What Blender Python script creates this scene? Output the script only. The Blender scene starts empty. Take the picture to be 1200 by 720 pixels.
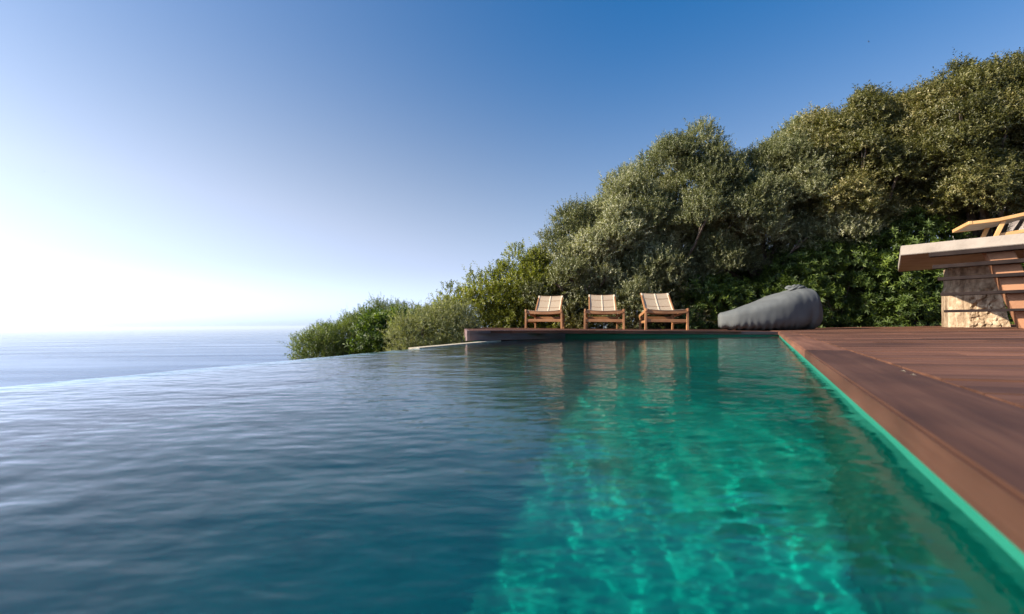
import bpy, bmesh, math, random
import numpy as np
from mathutils import Vector, Matrix, noise as mnoise

# ------------------------------------------------------------------ camera, sky, sun, exposure
SC = bpy.context.scene
COL = SC.collection
F = 533.333            # focal length in photograph pixels (16 mm on 36 mm)
EYE = 0.119            # eye above the deck at the far pool corner
EY = 380.8             # eye level (photo row at mid width)
ROLL = 0.0072
WATER = EYE - 0.18

cam_d = bpy.data.cameras.new('camera')
cam = bpy.data.objects.new('camera', cam_d)
COL.objects.link(cam)
cam_d.sensor_width = 36.0
cam_d.lens = 16.0
cam_d.clip_start = 0.02
cam_d.clip_end = 90000.0
cam_d.shift_y = (EY - 360.0) / 1200.0
cam.matrix_world = Matrix.Translation((0, 0, EYE)) @ Matrix.Rotation(math.pi / 2, 4, 'X') @ Matrix.Rotation(ROLL, 4, 'Z').inverted()
cam_d.dof.use_dof = True
cam_d.dof.focus_distance = 7.4
cam_d.dof.aperture_fstop = 4.0
SC.camera = cam

SUN_EL = 27.0
SUN_AZ = -96.0         # degrees from the view axis (+Y), negative = to the left
world = bpy.data.worlds.new('World')
SC.world = world
world.use_nodes = True
wn = world.node_tree.nodes
wl = world.node_tree.links
bg = wn['Background']
sky = wn.new('ShaderNodeTexSky')
sky.sky_type = 'NISHITA'
sky.sun_disc = False
sky.sun_elevation = math.radians(SUN_EL)
sky.sun_rotation = math.radians(SUN_AZ)
sky.altitude = 120
sky.air_density = 1.0
sky.dust_density = 1.1
sky.ozone_density = 3.5
whs = wn.new('ShaderNodeHueSaturation')
whs.inputs['Saturation'].default_value = 1.34
wl.new(sky.outputs['Color'], whs.inputs['Color'])
# pale sea air low over the horizon takes the yellow out of the lowest few degrees
wtc = wn.new('ShaderNodeTexCoord')
wsx = wn.new('ShaderNodeSeparateXYZ')
wl.new(wtc.outputs['Generated'], wsx.inputs['Vector'])
wmr = wn.new('ShaderNodeMapRange')
wmr.interpolation_type = 'SMOOTHERSTEP'
wmr.inputs['From Min'].default_value = -0.02
wmr.inputs['From Max'].default_value = 0.70
wmr.inputs['To Min'].default_value = 0.9
wmr.inputs['To Max'].default_value = 0.0
wl.new(wsx.outputs['Z'], wmr.inputs['Value'])
wbw = wn.new('ShaderNodeRGBToBW')
wl.new(sky.outputs['Color'], wbw.inputs['Color'])
wsc = wn.new('ShaderNodeVectorMath')
wsc.operation = 'SCALE'
wsc.inputs[0].default_value = (0.80, 0.965, 1.32)
wmx = wn.new('ShaderNodeMixRGB')
# the sky is paler all over its sunward side
wdt = wn.new('ShaderNodeVectorMath')
wdt.operation = 'DOT_PRODUCT'
wdt.inputs[1].default_value = (-0.86, 0.42, 0.28)
wl.new(wtc.outputs['Generated'], wdt.inputs[0])
wm3 = wn.new('ShaderNodeMapRange')
wm3.interpolation_type = 'SMOOTHSTEP'
wm3.inputs['From Min'].default_value = 0.25
wm3.inputs['From Max'].default_value = 1.0
wm3.inputs['To Min'].default_value = 0.0
wm3.inputs['To Max'].default_value = 0.36
wl.new(wdt.outputs['Value'], wm3.inputs['Value'])
wmxx = wn.new('ShaderNodeMath')
wmxx.operation = 'ADD'
wmxx.use_clamp = True
wl.new(wmr.outputs['Result'], wmxx.inputs[0])
wl.new(wm3.outputs['Result'], wmxx.inputs[1])
wl.new(wmxx.outputs['Value'], wmx.inputs['Fac'])
wl.new(whs.outputs['Color'], wmx.inputs['Color1'])
wm2 = wn.new('ShaderNodeMapRange')
wm2.interpolation_type = 'SMOOTHSTEP'
wm2.inputs['From Min'].default_value = 0.0
wm2.inputs['From Max'].default_value = 0.13
wm2.inputs['To Min'].default_value = 1.5
wm2.inputs['To Max'].default_value = 1.12
wl.new(wsx.outputs['Z'], wm2.inputs['Value'])
wmu = wn.new('ShaderNodeMath')
wmu.operation = 'MULTIPLY'
wl.new(wbw.outputs['Val'], wmu.inputs[0])
wl.new(wm2.outputs['Result'], wmu.inputs[1])
wbr = wn.new('ShaderNodeMath')
wbr.operation = 'MULTIPLY_ADD'
wbr.inputs[1].default_value = 0.25
wbr.inputs[2].default_value = 1.0
wmv = wn.new('ShaderNodeMath')
wmv.operation = 'MULTIPLY'
wl.new(wmu.outputs['Value'], wmv.inputs[0])
wl.new(wbr.outputs['Value'], wmv.inputs[1])
wl.new(wmv.outputs['Value'], wsc.inputs['Scale'])
wl.new(wsc.outputs['Vector'], wmx.inputs['Color2'])
wl.new(wm3.outputs['Result'], wbr.inputs[0])
wl.new(wmx.outputs['Color'], bg.inputs['Color'])
bg.inputs['Strength'].default_value = 0.10

sun_d = bpy.data.lights.new('sun', 'SUN')
sun_d.energy = 5.0
sun_d.angle = math.radians(0.53)
sun_d.color = (1.0, 0.89, 0.74)
sun = bpy.data.objects.new('sun', sun_d)
COL.objects.link(sun)
sa, se = math.radians(SUN_AZ), math.radians(SUN_EL)
SUN_DIR = Vector((math.sin(sa) * math.cos(se), math.cos(sa) * math.cos(se), math.sin(se)))
sun.rotation_euler = SUN_DIR.to_track_quat('Z', 'Y').to_euler()
sun.location = SUN_DIR * 60
sun_d.cycles.is_caustics_light = True

SC.view_settings.view_transform = 'Standard'
SC.view_settings.look = 'None'
SC.view_settings.exposure = 0.95
SC.view_settings.gamma = 1.0
SC.view_settings.use_curve_mapping = False
SC.cycles.max_bounces = 10
SC.cycles.transparent_max_bounces = 12
SC.cycles.sample_clamp_indirect = 6.0
SC.cycles.use_denoising = True
SC.cycles.caustics_reflective = False

R = math.radians


# ------------------------------------------------------------------ helpers
def unroll(px, py):
    u = (px - 600.0) / F
    v = -(py - EY) / F
    c, s = math.cos(ROLL), math.sin(ROLL)
    return u * c + v * s, -u * s + v * c


def at(px, py, Y):
    """Point of the place at depth Y that shows at photo pixel (px, py)."""
    u, v = unroll(px, py)
    return Vector((u * Y, Y, EYE + v * Y))


def onz(px, py, z):
    u, v = unroll(px, py)
    Y = (z - EYE) / v
    return Vector((u * Y, Y, z))


def link(name, me, mat=None, parent=None):
    o = bpy.data.objects.new(name, me)
    COL.objects.link(o)
    if mat is not None:
        for m in (mat if isinstance(mat, (list, tuple)) else [mat]):
            me.materials.append(m)
    if parent is not None:
        o.parent = parent
    return o


def tag(o, label=None, cat=None, group=None, kind=None):
    if label: o['label'] = label
    if cat: o['category'] = cat
    if group: o['group'] = group
    if kind: o['kind'] = kind
    return o


def empty(name, loc=(0, 0, 0), rz=0.0):
    o = bpy.data.objects.new(name, None)
    o.empty_display_size = 0.2
    COL.objects.link(o)
    o.location = loc
    o.rotation_euler = (0, 0, rz)
    return o


def children(o):
    return [c for c in bpy.data.objects if c.parent == o]


def copy_tree(o, parent=None):
    c = o.copy()
    COL.objects.link(c)
    c.parent = parent
    for ch in children(o):
        copy_tree(ch, c)
    return c


def bm_obj(name, bm, mat, parent=None, smooth=False, recalc=True):
    if recalc:
        bmesh.ops.recalc_face_normals(bm, faces=bm.faces)
    me = bpy.data.meshes.new(name)
    bm.to_mesh(me)
    bm.free()
    if smooth:
        me.polygons.foreach_set('use_smooth', [True] * len(me.polygons))
    return link(name, me, mat, parent)


def prism(bm, poly, ztop, zbot):
    """Extrude a polygon [(x,y)...]; ztop/zbot numbers or functions of (x,y)."""
    ft = ztop if callable(ztop) else (lambda x, y: ztop)
    fb = zbot if callable(zbot) else (lambda x, y: zbot)
    top = [bm.verts.new((x, y, ft(x, y))) for x, y in poly]
    bot = [bm.verts.new((x, y, fb(x, y))) for x, y in poly]
    n = len(poly)
    bm.faces.new(top)
    bm.faces.new(bot[::-1])
    for i in range(n):
        j = (i + 1) % n
        bm.faces.new((top[i], bot[i], bot[j], top[j]))


def beam(bm, a, b, w, h, up=(0, 0, 1), bev=0.0):
    """Box from a to b, width w sideways and h along up."""
    a, b, up = Vector(a), Vector(b), Vector(up)
    d = (b - a)
    L = d.length
    d.normalize()
    s = d.cross(up)
    if s.length < 1e-5:
        s = d.cross(Vector((1, 0, 0)))
    s.normalize()
    u = s.cross(d).normalized()
    r = bmesh.ops.create_cube(bm, size=1.0)
    M = Matrix((s * w, d * L, u * h)).transposed().to_4x4()
    M.translation = (a + b) / 2
    bmesh.ops.transform(bm, matrix=M, verts=r['verts'])
    if bev > 0:
        es = set()
        for v in r['verts']:
            es.update(v.link_edges)
        bmesh.ops.bevel(bm, geom=list(es), offset=bev, segments=2, affect='EDGES', profile=0.6)


def tube(bm, pts, radii, seg=7):
    rings = []
    for i, p in enumerate(pts):
        p = Vector(p)
        d = (Vector(pts[min(i + 1, len(pts) - 1)]) - Vector(pts[max(i - 1, 0)])).normalized()
        s = d.cross(Vector((0.31, 0.2, 0.93)))
        if s.length < 1e-4:
            s = d.cross(Vector((1, 0, 0)))
        s.normalize()
        t = d.cross(s)
        rings.append([bm.verts.new(p + (s * math.cos(k * 2 * math.pi / seg) + t * math.sin(k * 2 * math.pi / seg)) * radii[i]) for k in range(seg)])
    for a, b in zip(rings, rings[1:]):
        for k in range(seg):
            bm.faces.new((a[k], a[(k + 1) % seg], b[(k + 1) % seg], b[k]))
    bm.faces.new(rings[0][::-1])
    bm.faces.new(rings[-1])


def clip(poly, nx, ny, c):
    """keep nx*x+ny*y <= c"""
    out = []
    for i in range(len(poly)):
        p, q = poly[i], poly[(i + 1) % len(poly)]
        dp, dq = nx * p[0] + ny * p[1] - c, nx * q[0] + ny * q[1] - c
        if dp <= 0:
            out.append(p)
        if dp * dq < 0:
            t = dp / (dp - dq)
            out.append((p[0] + t * (q[0] - p[0]), p[1] + t * (q[1] - p[1])))
    return out


def planks(poly, dirx, diry, width, gap, ztop, thick, rng, maxlen=3.6):
    """Boards running along (dirx, diry) that fill the polygon, as one mesh."""
    L = math.hypot(dirx, diry)
    dx, dy = dirx / L, diry / L
    nx, ny = -dy, dx
    cs = [nx * x + ny * y for x, y in poly]
    bm = bmesh.new()
    c = min(cs)
    while c < max(cs):
        strip = clip(clip(poly, nx, ny, c + width - gap), -nx, -ny, -c)
        if len(strip) >= 3:
            ts = [dx * x + dy * y for x, y in strip]
            t = min(ts) - rng.random() * maxlen
            while t < max(ts):
                piece = clip(clip(strip, dx, dy, t + maxlen - 0.003), -dx, -dy, -t)
                if len(piece) >= 3:
                    e = rng.uniform(-0.002, 0.002)
                    cl = []
                    for p in piece:
                        if not cl or math.hypot(p[0] - cl[-1][0], p[1] - cl[-1][1]) > 1e-4:
                            cl.append(p)
                    if len(cl) > 2 and math.hypot(cl[0][0] - cl[-1][0], cl[0][1] - cl[-1][1]) < 1e-4:
                        cl.pop()
                    if len(cl) >= 3:
                        prism(bm, cl, lambda x, y: ztop(x, y) + e, lambda x, y: ztop(x, y) + e - thick)
                t += maxlen
        c += width
    return bm


# ------------------------------------------------------------------ materials
def new_mat(name):
    m = bpy.data.materials.new(name)
    m.use_nodes = True
    nt = m.node_tree
    return m, nt, nt.nodes, nt.links, nt.nodes['Principled BSDF']


def ramp(n, stops):
    r = n.new('ShaderNodeValToRGB')
    e = r.color_ramp.elements
    while len(e) < len(stops):
        e.new(0.5)
    for i, (p, c) in enumerate(stops):
        e[i].position = p
        e[i].color = (*c, 1)
    return r


def simple(name, c1, c2, scale=6.0, rough=0.6, bump=0.15, bscale=None, stretch=(1, 1, 1), detail=6, spec=0.5, island=0.0, coat=0.0):
    m, nt, n, l, b = new_mat(name)
    tc = n.new('ShaderNodeTexCoord')
    mp = n.new('ShaderNodeMapping')
    mp.inputs['Scale'].default_value = stretch
    l.new(tc.outputs['Object'], mp.inputs['Vector'])
    nz = n.new('ShaderNodeTexNoise')
    nz.inputs['Scale'].default_value = scale
    nz.inputs['Detail'].default_value = detail
    l.new(mp.outputs['Vector'], nz.inputs['Vector'])
    rp = ramp(n, [(0.3, c1), (0.7, c2)])
    l.new(nz.outputs['Fac'], rp.inputs['Fac'])
    col = rp.outputs['Color']
    if island > 0:
        g = n.new('ShaderNodeNewGeometry')
        mr = n.new('ShaderNodeMapRange')
        mr.inputs['To Min'].default_value = 1 - island
        mr.inputs['To Max'].default_value = 1 + island
        l.new(g.outputs['Random Per Island'], mr.inputs['Value'])
        hs = n.new('ShaderNodeHueSaturation')
        l.new(mr.outputs['Result'], hs.inputs['Value'])
        l.new(col, hs.inputs['Color'])
        col = hs.outputs['Color']
    l.new(col, b.inputs['Base Color'])
    b.inputs['Roughness'].default_value = rough
    b.inputs['Specular IOR Level'].default_value = spec
    b.inputs['Coat Weight'].default_value = coat
    nb = n.new('ShaderNodeTexNoise')
    nb.inputs['Scale'].default_value = bscale or scale * 4
    nb.inputs['Detail'].default_value = 8
    l.new(mp.outputs['Vector'], nb.inputs['Vector'])
    bp = n.new('ShaderNodeBump')
    bp.inputs['Strength'].default_value = bump
    bp.inputs['Distance'].default_value = 0.01
    l.new(nb.outputs['Fac'], bp.inputs['Height'])
    l.new(bp.outputs['Normal'], b.inputs['Normal'])
    return m


def deck_mat(name, ang, tint=1.0):
    """Weathered red-brown hardwood: streaks along the boards, tone per board."""
    m, nt, n, l, b = new_mat(name)
    tc = n.new('ShaderNodeTexCoord')
    rot = n.new('ShaderNodeMapping')
    rot.inputs['Rotation'].default_value = (0, 0, -ang)
    l.new(tc.outputs['Object'], rot.inputs['Vector'])
    mp = n.new('ShaderNodeMapping')
    mp.inputs['Scale'].default_value = (1.3, 26, 26)
    l.new(rot.outputs['Vector'], mp.inputs['Vector'])
    g = n.new('ShaderNodeNewGeometry')
    ad = n.new('ShaderNodeVectorMath')
    ad.operation = 'ADD'
    sc = n.new('ShaderNodeVectorMath')
    sc.operation = 'SCALE'
    cb = n.new('ShaderNodeCombineXYZ')
    l.new(g.outputs['Random Per Island'], cb.inputs['X'])
    l.new(g.outputs['Random Per Island'], cb.inputs['Y'])
    l.new(cb.outputs['Vector'], sc.inputs[0])
    sc.inputs['Scale'].default_value = 40
    l.new(mp.outputs['Vector'], ad.inputs[0])
    l.new(sc.outputs['Vector'], ad.inputs[1])
    nz = n.new('ShaderNodeTexNoise')
    nz.inputs['Scale'].default_value = 1.0
    nz.inputs['Detail'].default_value = 8
    nz.inputs['Roughness'].default_value = 0.65
    l.new(ad.outputs['Vector'], nz.inputs['Vector'])
    t = tint
    rp = ramp(n, [(0.25, (0.085 * t, 0.036 * t, 0.020 * t)), (0.5, (0.138 * t, 0.060 * t, 0.034 * t)), (0.78, (0.21 * t, 0.100 * t, 0.058 * t))])
    l.new(nz.outputs['Fac'], rp.inputs['Fac'])
    # broad weathering
    nw = n.new('ShaderNodeTexNoise')
    nw.inputs['Scale'].default_value = 1.7
    nw.inputs['Detail'].default_value = 5
    l.new(tc.outputs['Object'], nw.inputs['Vector'])
    mr = n.new('ShaderNodeMapRange')
    mr.inputs['From Min'].default_value = 0.3
    mr.inputs['From Max'].default_value = 0.7
    mr.inputs['To Min'].default_value = 0.60
    mr.inputs['To Max'].default_value = 1.3
    l.new(nw.outputs['Fac'], mr.inputs['Value'])
    m2 = n.new('ShaderNodeMapRange')
    m2.inputs['To Min'].default_value = 0.55
    m2.inputs['To Max'].default_value = 1.45
    l.new(g.outputs['Random Per Island'], m2.inputs['Value'])
    mu = n.new('ShaderNodeMath')
    mu.operation = 'MULTIPLY'
    l.new(mr.outputs['Result'], mu.inputs[0])
    l.new(m2.outputs['Result'], mu.inputs[1])
    hs = n.new('ShaderNodeHueSaturation')
    l.new(mu.outputs['Value'], hs.inputs['Value'])
    l.new(rp.outputs['Color'], hs.inputs['Color'])
    l.new(hs.outputs['Color'], b.inputs['Base Color'])
    rr = n.new('ShaderNodeMapRange')
    rr.inputs['To Min'].default_value = 0.5
    rr.inputs['To Max'].default_value = 0.8
    l.new(nw.outputs['Fac'], rr.inputs['Value'])
    l.new(rr.outputs['Result'], b.inputs['Roughness'])
    b.inputs['Specular IOR Level'].default_value = 0.3
    bp = n.new('ShaderNodeBump')
    bp.inputs['Strength'].default_value = 0.35
    bp.inputs['Distance'].default_value = 0.004
    l.new(nz.outputs['Fac'], bp.inputs['Height'])
    l.new(bp.outputs['Normal'], b.inputs['Normal'])
    return m


def leaf_mat(name, base, dark, back, trans=0.3, rough=0.45, spec=0.5):
    m, nt, n, l, b = new_mat(name)
    a = n.new('ShaderNodeAttribute')
    a.attribute_name = 'tint'
    rp = ramp(n, [(0.0, dark), (0.55, base), (1.0, back)])
    l.new(a.outputs['Fac'], rp.inputs['Fac'])
    l.new(rp.outputs['Color'], b.inputs['Base Color'])
    b.inputs['Roughness'].default_value = rough
    b.inputs['Specular IOR Level'].default_value = spec
    tr = n.new('ShaderNodeBsdfTranslucent')
    mc = n.new('ShaderNodeMixRGB')
    mc.blend_type = 'MULTIPLY'
    mc.inputs['Fac'].default_value = 1.0
    mc.inputs['Color2'].default_value = (1.25, 1.35, 0.5, 1)
    l.new(rp.outputs['Color'], mc.inputs['Color1'])
    l.new(mc.outputs['Color'], tr.inputs['Color'])
    mx = n.new('ShaderNodeMixShader')
    mx.inputs['Fac'].default_value = trans
    l.new(b.outputs['BSDF'], mx.inputs[1])
    l.new(tr.outputs['BSDF'], mx.inputs[2])
    l.new(mx.outputs['Shader'], n['Material Output'].inputs['Surface'])
    return m


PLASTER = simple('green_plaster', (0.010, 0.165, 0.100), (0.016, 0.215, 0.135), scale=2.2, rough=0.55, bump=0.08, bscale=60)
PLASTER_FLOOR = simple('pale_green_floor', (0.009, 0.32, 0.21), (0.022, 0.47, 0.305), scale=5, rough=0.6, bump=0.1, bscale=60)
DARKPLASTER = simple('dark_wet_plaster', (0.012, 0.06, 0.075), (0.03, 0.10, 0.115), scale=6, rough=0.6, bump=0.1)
STONE_RIM = simple('rim_stone', (0.42, 0.34, 0.22), (0.62, 0.53, 0.38), scale=14, rough=0.8, bump=0.3)
CONCRETE = simple('cast_concrete', (0.26, 0.215, 0.17), (0.38, 0.32, 0.255), scale=5, rough=0.85, bump=0.25, bscale=45)
TERRACOTTA = simple('terracotta_render', (0.28, 0.125, 0.058), (0.38, 0.18, 0.088), scale=5, rough=0.8, bump=0.2, bscale=50)
DARKSTEEL = simple('dark_slat_paint', (0.014, 0.009, 0.008), (0.026, 0.017, 0.014), scale=9, rough=0.8, bump=0.1, spec=0.15)
TEAK = simple('oiled_teak', (0.25, 0.11, 0.042), (0.40, 0.195, 0.082), scale=5, rough=0.45, bump=0.12, stretch=(1, 1, 1), bscale=50, island=0.12)
TEAK_PALE = simple('pale_teak', (0.50, 0.27, 0.10), (0.66, 0.38, 0.15), scale=5, rough=0.5, bump=0.1)
FASCIA = simple('fascia_board', (0.13, 0.075, 0.065), (0.21, 0.125, 0.11), scale=2.5, rough=0.6, bump=0.15, stretch=(1, 1, 9), bscale=30)
DARKWOOD = simple('dark_support_timber', (0.03, 0.014, 0.01), (0.07, 0.03, 0.02), scale=6, rough=0.8)
BARK = simple('grey_bark', (0.07, 0.05, 0.035), (0.20, 0.15, 0.11), scale=18, rough=0.9, bump=0.7, bscale=30)
SOIL = simple('dry_soil', (0.035, 0.032, 0.015), (0.09, 0.075, 0.04), scale=1.2, rough=0.95, bump=0.8, bscale=9)
ROCK = simple('pale_rock', (0.22, 0.18, 0.15), (0.55, 0.48, 0.42), scale=1.6, rough=0.9, bump=1.0, bscale=7)

# ------------------------------------------------------------------ key points of the pool
C = at(913, 388.8, 6.2); C.z = 0.0                                  # far right corner
wr1, wr2 = onz(1013, 480, EYE - 0.16), onz(1197, 633, EYE - 0.16)
rd = Vector((C.x - wr2.x, C.y - wr2.y)).normalized()                # direction of the right edge
rn = Vector((rd.y, -rd.x))                                          # to the right of it
rim0, rim1 = onz(0, 459, WATER), onz(565, 403, WATER)
ld = Vector((rim1.x - rim0.x, rim1.y - rim0.y)).normalized()        # direction of the overflow rim
ln = Vector((-ld.y, ld.x))                                          # to the left, away from the pool
Cx = Vector((C.x, C.y))
NEAR = -1.5                                                          # near end of the pool, behind the camera


def on_right(t, off=0.0):
    p = Cx - rd * t + rn * off
    return (p.x, p.y)


LEN_R = (Cx.y - NEAR) / rd.y
r0 = Vector((rim0.x, rim0.y))


def on_rim(Y, off=0.0):
    p = r0 + ld * ((Y - r0.y) / ld.y) + ln * off
    return (p.x, p.y)


L_ = Vector((at(548, 390, 4.75).x, 4.75))      # left end of the far deck front
M_ = Vector((at(662, 390, 5.9).x, 5.9))


def far_z(x, y):
    return 0.0143 * max(0.0, (C.x - x))


def right_z(x, y):
    p = (x - C.x) * rn.x + (y - C.y) * rn.y - 0.155
    return 0.0165 * max(0.0, p)


FLOORZ = WATER - 0.87

# ------------------------------------------------------------------ pool shell
far_y = 6.35
pool_root = empty('swimming_pool', (C.x, C.y, 0))
tag(pool_root, 'green plastered infinity pool shell beneath the rippling water', 'swimming pool')


def local(bm, root):
    bmesh.ops.translate(bm, verts=bm.verts, vec=-Vector(root.location))
    return bm


bm = bmesh.new()
nl, nr = on_rim(NEAR), on_right(LEN_R)
fl, fr = on_rim(far_y + 0.1), (C.x, C.y)
prism(bm, [(nl[0] - .3, nl[1] - .3), (nr[0] + .3, nr[1] - .3), (fr[0] + .5, fr[1] + .7), (fl[0] - .5, fl[1] + .7)], FLOORZ, FLOORZ - 0.2)
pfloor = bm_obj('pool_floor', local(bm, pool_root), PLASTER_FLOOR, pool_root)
bm = bmesh.new()
prism(bm, [on_right(0, 0.0), on_right(LEN_R + .2, 0.0), on_right(LEN_R + .2, 0.25), on_right(-0.2, 0.25)], -0.043, FLOORZ)
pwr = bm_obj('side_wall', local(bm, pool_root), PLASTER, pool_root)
bm = bmesh.new()
fw1 = (M_.x, M_.y + 0.06)
prism(bm, [(C.x, C.y), (C.x + .1, C.y + 0.25), (fw1[0] - 1.2, fw1[1] + .25), (fw1[0] - 1.2, fw1[1]), fw1], lambda x, y: far_z(x, y) - 0.045, FLOORZ)
pwf = bm_obj('far_wall', local(bm, pool_root), PLASTER, pool_root)
bm = bmesh.new()
prism(bm, [nl, nr, (nr[0], nr[1] - .25), (nl[0], nl[1] - .25)], -0.043, FLOORZ)
pwn = bm_obj('near_wall', local(bm, pool_root), PLASTER, pool_root)
bm = bmesh.new()
prism(bm, [on_rim(NEAR - .2, 0), on_rim(far_y + .3, 0), on_rim(far_y + .3, 0.16), on_rim(NEAR - .2, 0.16)], WATER - 0.03, FLOORZ)
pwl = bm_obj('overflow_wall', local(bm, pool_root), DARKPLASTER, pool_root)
bm = bmesh.new()
prism(bm, [on_rim(NEAR - .2, 0.163), on_rim(far_y + .3, 0.163), on_rim(far_y + .3, 0.26), on_rim(NEAR - .2, 0.26)], WATER - 0.05, FLOORZ - 1.2)
bm_obj('outer_wall', local(bm, pool_root), DARKPLASTER, pool_root)
# dry sandy lip at the far end of the rim
ya, yb = onz(503, 409, WATER).y, 5.05
bm = bmesh.new()
a0, a1 = on_rim(ya, 0.10), on_rim(yb, 0.10)
b1, b0 = on_rim(yb, 0.20), on_rim(ya, 0.20)
prism(bm, [a0, a1, b1, b0], WATER + 0.007, WATER - 0.05)
bm_obj('rim_capstone', local(bm, pool_root), STONE_RIM, pool_root)

# ------------------------------------------------------------------ water surface (real waves)
def pool_water():
    rs = np.random.RandomState(5)
    nu, nv = 400, 1150
    t = np.linspace(0, 1, nv) ** 1.35                       # denser near the camera
    ys = NEAR + (far_y + 0.2 - NEAR) * np.linspace(0, 1, nv)
    # y distribution: fine around the camera foreground
    w = np.interp(np.linspace(0, 1, 4000), [0, .1, .25, 1], [0.5, 2.2, 2.0, 0.7])
    cdf = np.cumsum(w); cdf /= cdf[-1]
    ys = NEAR + (far_y + 0.2 - NEAR) * np.interp(np.linspace(0, 1, nv), cdf, np.linspace(0, 1, 4000))
    V = np.zeros((nv, nu, 3))
    for i, y in enumerate(ys):
        xl = on_rim(y, 0.158)[0]
        tt = (C.y - y) / rd.y
        xr = C.x - rd.x * tt + 0.01
        V[i, :, 0] = np.linspace(xl, xr, nu)
        V[i, :, 1] = y
    X, Y = V[..., 0], V[..., 1]
    Z = np.zeros_like(X)
    main = R(68)
    # warp the phase so wave trains break up
    wx = 0.05 * np.sin(1.7 * X + 2.3 * Y) + 0.05 * np.sin(3.1 * Y - 2.2 * X + 1.0) + .03 * np.sin(5.3 * X + 1.1 * Y + 2)
    wy = 0.05 * np.sin(2.1 * X - 1.3 * Y + .5) + 0.04 * np.sin(3.7 * X + 2.9 * Y) + .03 * np.sin(6.1 * Y - 3.9 * X + 2)
    for k in range(72):
        lam = 0.040 * (1.036 ** k)                         # 4 cm ... 0.6 m
        ang = main + rs.normal(0, 0.7)
        kk = 2 * math.pi / lam
        kx, ky = kk * math.cos(ang), kk * math.sin(ang)
        amp = 0.0052 * (lam / 0.1) ** 0.12 * lam / 6.283 * rs.uniform(0.5, 1.4)
        env = 0.55 + 0.45 * np.sin(rs.uniform(.6, 2.4) * X + rs.uniform(.6, 2.4) * Y + rs.uniform(0, 6.28))
        Z += amp * env * np.sin(kx * (X + wx) + ky * (Y + wy) + rs.uniform(0, 6.28))
    V[..., 2] = WATER + Z
    idx = np.arange(nu * nv).reshape(nv, nu)
    q = np.stack([idx[:-1, :-1], idx[:-1, 1:], idx[1:, 1:], idx[1:, :-1]], -1).reshape(-1, 4)
    me = bpy.data.meshes.new('pool_water')
    me.vertices.add(nu * nv)
    me.vertices.foreach_set('co', V.reshape(-1))
    me.loops.add(q.size)
    me.polygons.add(len(q))
    me.loops.foreach_set('vertex_index', q.reshape(-1))
    me.polygons.foreach_set('loop_start', np.arange(len(q)) * 4)
    me.polygons.foreach_set('use_smooth', np.ones(len(q), bool))
    me.update()
    return me


m, nt, n, l, b = new_mat('clear_pool_water')
b.inputs['Base Color'].default_value = (0.06, 0.93, 1.0, 1)
b.inputs['Roughness'].default_value = 0.0
b.inputs['IOR'].default_value = 1.33
b.inputs['Transmission Weight'].default_value = 1.0
tc = n.new('ShaderNodeTexCoord')
mp = n.new('ShaderNodeMapping')
mp.inputs['Rotation'].default_value = (0, 0, -0.35)
mp.inputs['Scale'].default_value = (13, 30, 13)
l.new(tc.outputs['Object'], mp.inputs['Vector'])
nz = n.new('ShaderNodeTexNoise')
nz.inputs['Scale'].default_value = 1.0
nz.inputs['Detail'].default_value = 3.0
l.new(mp.outputs['Vector'], nz.inputs['Vector'])
bp = n.new('ShaderNodeBump')
bp.inputs['Strength'].default_value = 0.7
bp.inputs['Distance'].default_value = 0.004
l.new(nz.outputs['Fac'], bp.inputs['Height'])
l.new(bp.outputs['Normal'], b.inputs['Normal'])
water = link('pool_water', pool_water(), m)
tag(water, kind='structure')
water.cycles.is_caustics_caster = True
for o in (pfloor, pwr, pwf, pwn, pwl):
    o.cycles.is_caustics_receiver = True

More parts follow.
